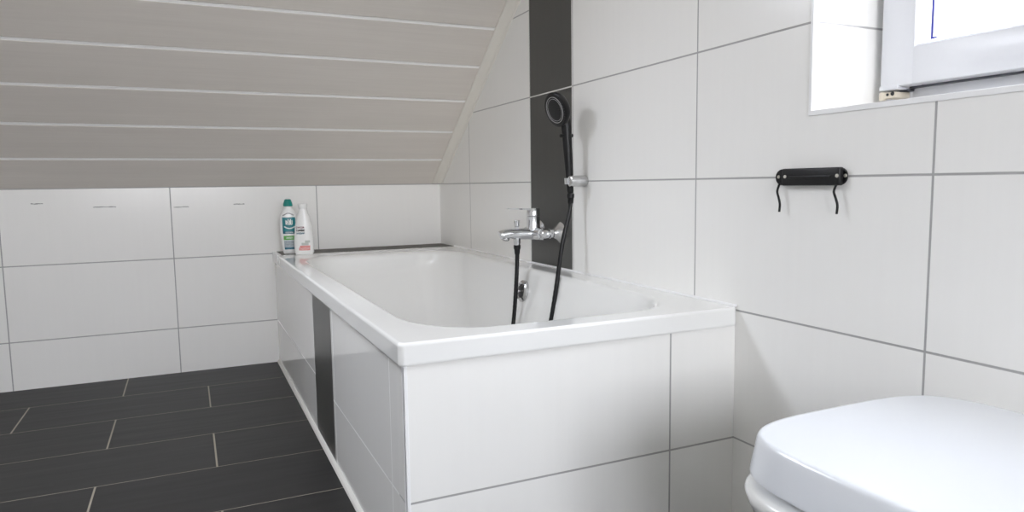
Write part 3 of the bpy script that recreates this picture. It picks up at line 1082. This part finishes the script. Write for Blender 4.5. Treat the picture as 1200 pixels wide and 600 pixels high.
# lettering: large white script, white swash, arc over the label, small lines
glyphs(G, bm, -0.012, 0.016, 0.126, 0.018, 4, 3, 5, 0.0034)
G.stroke(bm, [(-0.018, 0.118), (-0.010, 0.112), (0.002, 0.109), (0.014, 0.111), (0.024, 0.117)], 0.0045, 4)
glyphs(G, bm, -0.014, 0.018, 0.0895, 0.0045, 4, 6, 7, 0.0011)
arc = [(-0.022 + 0.044 * k / 10, 0.164 + 0.010 * math.sin(math.pi * k / 10)) for k in range(11)]
for k in range(10):
    (xa, za), (xb, zb) = arc[k], arc[k + 1]
    G.stroke(bm, [(xa, za), (xa + (xb - xa) * .68, za + (zb - za) * .68)], 0.0042, 5)
glyphs(G, bm, -0.012, 0.016, 0.0665, 0.005, 4, 6, 9, 0.0011)
for k in range(4):
    glyphs(G, bm, -0.018, 0.022, 0.033 + k * 0.006, 0.0022, 5, 8, 20 + k, 0.0006)
obj('printed_label', bm, [mat_teal_print, mat_teal_dark, mat_green_print, mat_grey_print, mat_white_print, mat_black_print], bg_, 0)

# all-white bottle
W = Bottle((-0.6835, -0.205, RZ + 0.0003), math.radians(-14), [(0, 0.0375, 0.022), (0.012, 0.0400, 0.0235), (0.060, 0.0400, 0.0235), (0.113, 0.0358, 0.0225), (0.155, 0.0285, 0.0200), (0.180, 0.0195, 0.0180), (0.192, 0.0172, 0.0168), (0.1935, 0.0170, 0.0165)])
bw_ = thing('lotion_bottle', 'all-white bottle with pink print, right one at the tub corner', 'bottle', W.base)
bm = bmesh.new()
W.body(bm, 0.0, 0.1935)
obj('body', bm, mat_bottle, bw_, 50)
bm = bmesh.new()
lathe(bm, W.base + Vector((0, 0, 0.1930)), (0, 0, 1), [(0, 0.0165), (0.002, 0.0182), (0.016, 0.0198), (0.0205, 0.0200), (0.022, 0.0185)], 32)
obj('cap', bm, mat_bottle, bw_, 30)
bm = bmesh.new()
glyphs(W, bm, -0.0270, 0.0060, 0.1120, 0.0062, 0, 6, 3, 0.0017)
glyphs(W, bm, -0.0270, 0.0085, 0.0995, 0.0066, 1, 6, 4, 0.0021)
glyphs(W, bm, -0.0265, 0.0065, 0.0870, 0.0060, 2, 6, 6, 0.0017)
obj('printed_text', bm, [mat_rose_print, mat_black_print, mat_teal_dark], bw_, 0)
bm = bmesh.new()
W.patch(bm, -0.0190, 0.0250, 0.0180, 0.0300, 3)
W.patch(bm, -0.0150, 0.0260, 0.0310, 0.0380, 3, nx=8)
W.patch(bm, -0.0080, 0.0200, 0.0390, 0.0500, 4, nx=8)
W.patch(bm, 0.0060, 0.0260, 0.0500, 0.0600, 4, nx=8)
glyphs(W, bm, -0.0150, 0.0220, 0.0220, 0.0040, 5, 7, 8, 0.0008)
obj('printed_picture', bm, [mat_rose_print, mat_black_print, mat_teal_dark, mat_pink_print, mat_soft_print, mat_white_print], bw_, 0)

# ------------------------------------------------------------------ small marks left on the back wall tiles
for i, (x, z, w, lab) in enumerate(((-1.662, 0.7355, 0.040, 'short grey mark on the back wall tiles, leftmost of four'),
                                    (-1.432, 0.7175, 0.080, 'long grey mark on the back wall left of the tile joint'),
                                    (-1.150, 0.7100, 0.058, 'grey mark on the back wall just right of the tile joint'),
                                    (-0.922, 0.7165, 0.044, 'faint grey mark on the back wall nearest the bottles'))):
    rnd = random.Random(i + 2)
    n_ = 9
    bm = bmesh.new()
    top = [(x - w / 2 + w * k / n_, z + 0.0004 + rnd.random() * 0.0020) for k in range(n_ + 1)]
    bot = [(x - w / 2 + w * k / n_, z - 0.0003 - rnd.random() * 0.0018) for k in range(n_, -1, -1)]
    prism(bm, top + bot, 1, -0.0007, -0.0001)
    tag(obj('adhesive_mark', bm, mat_mark, smooth=0), lab, 'mark', 'marks on the back wall')
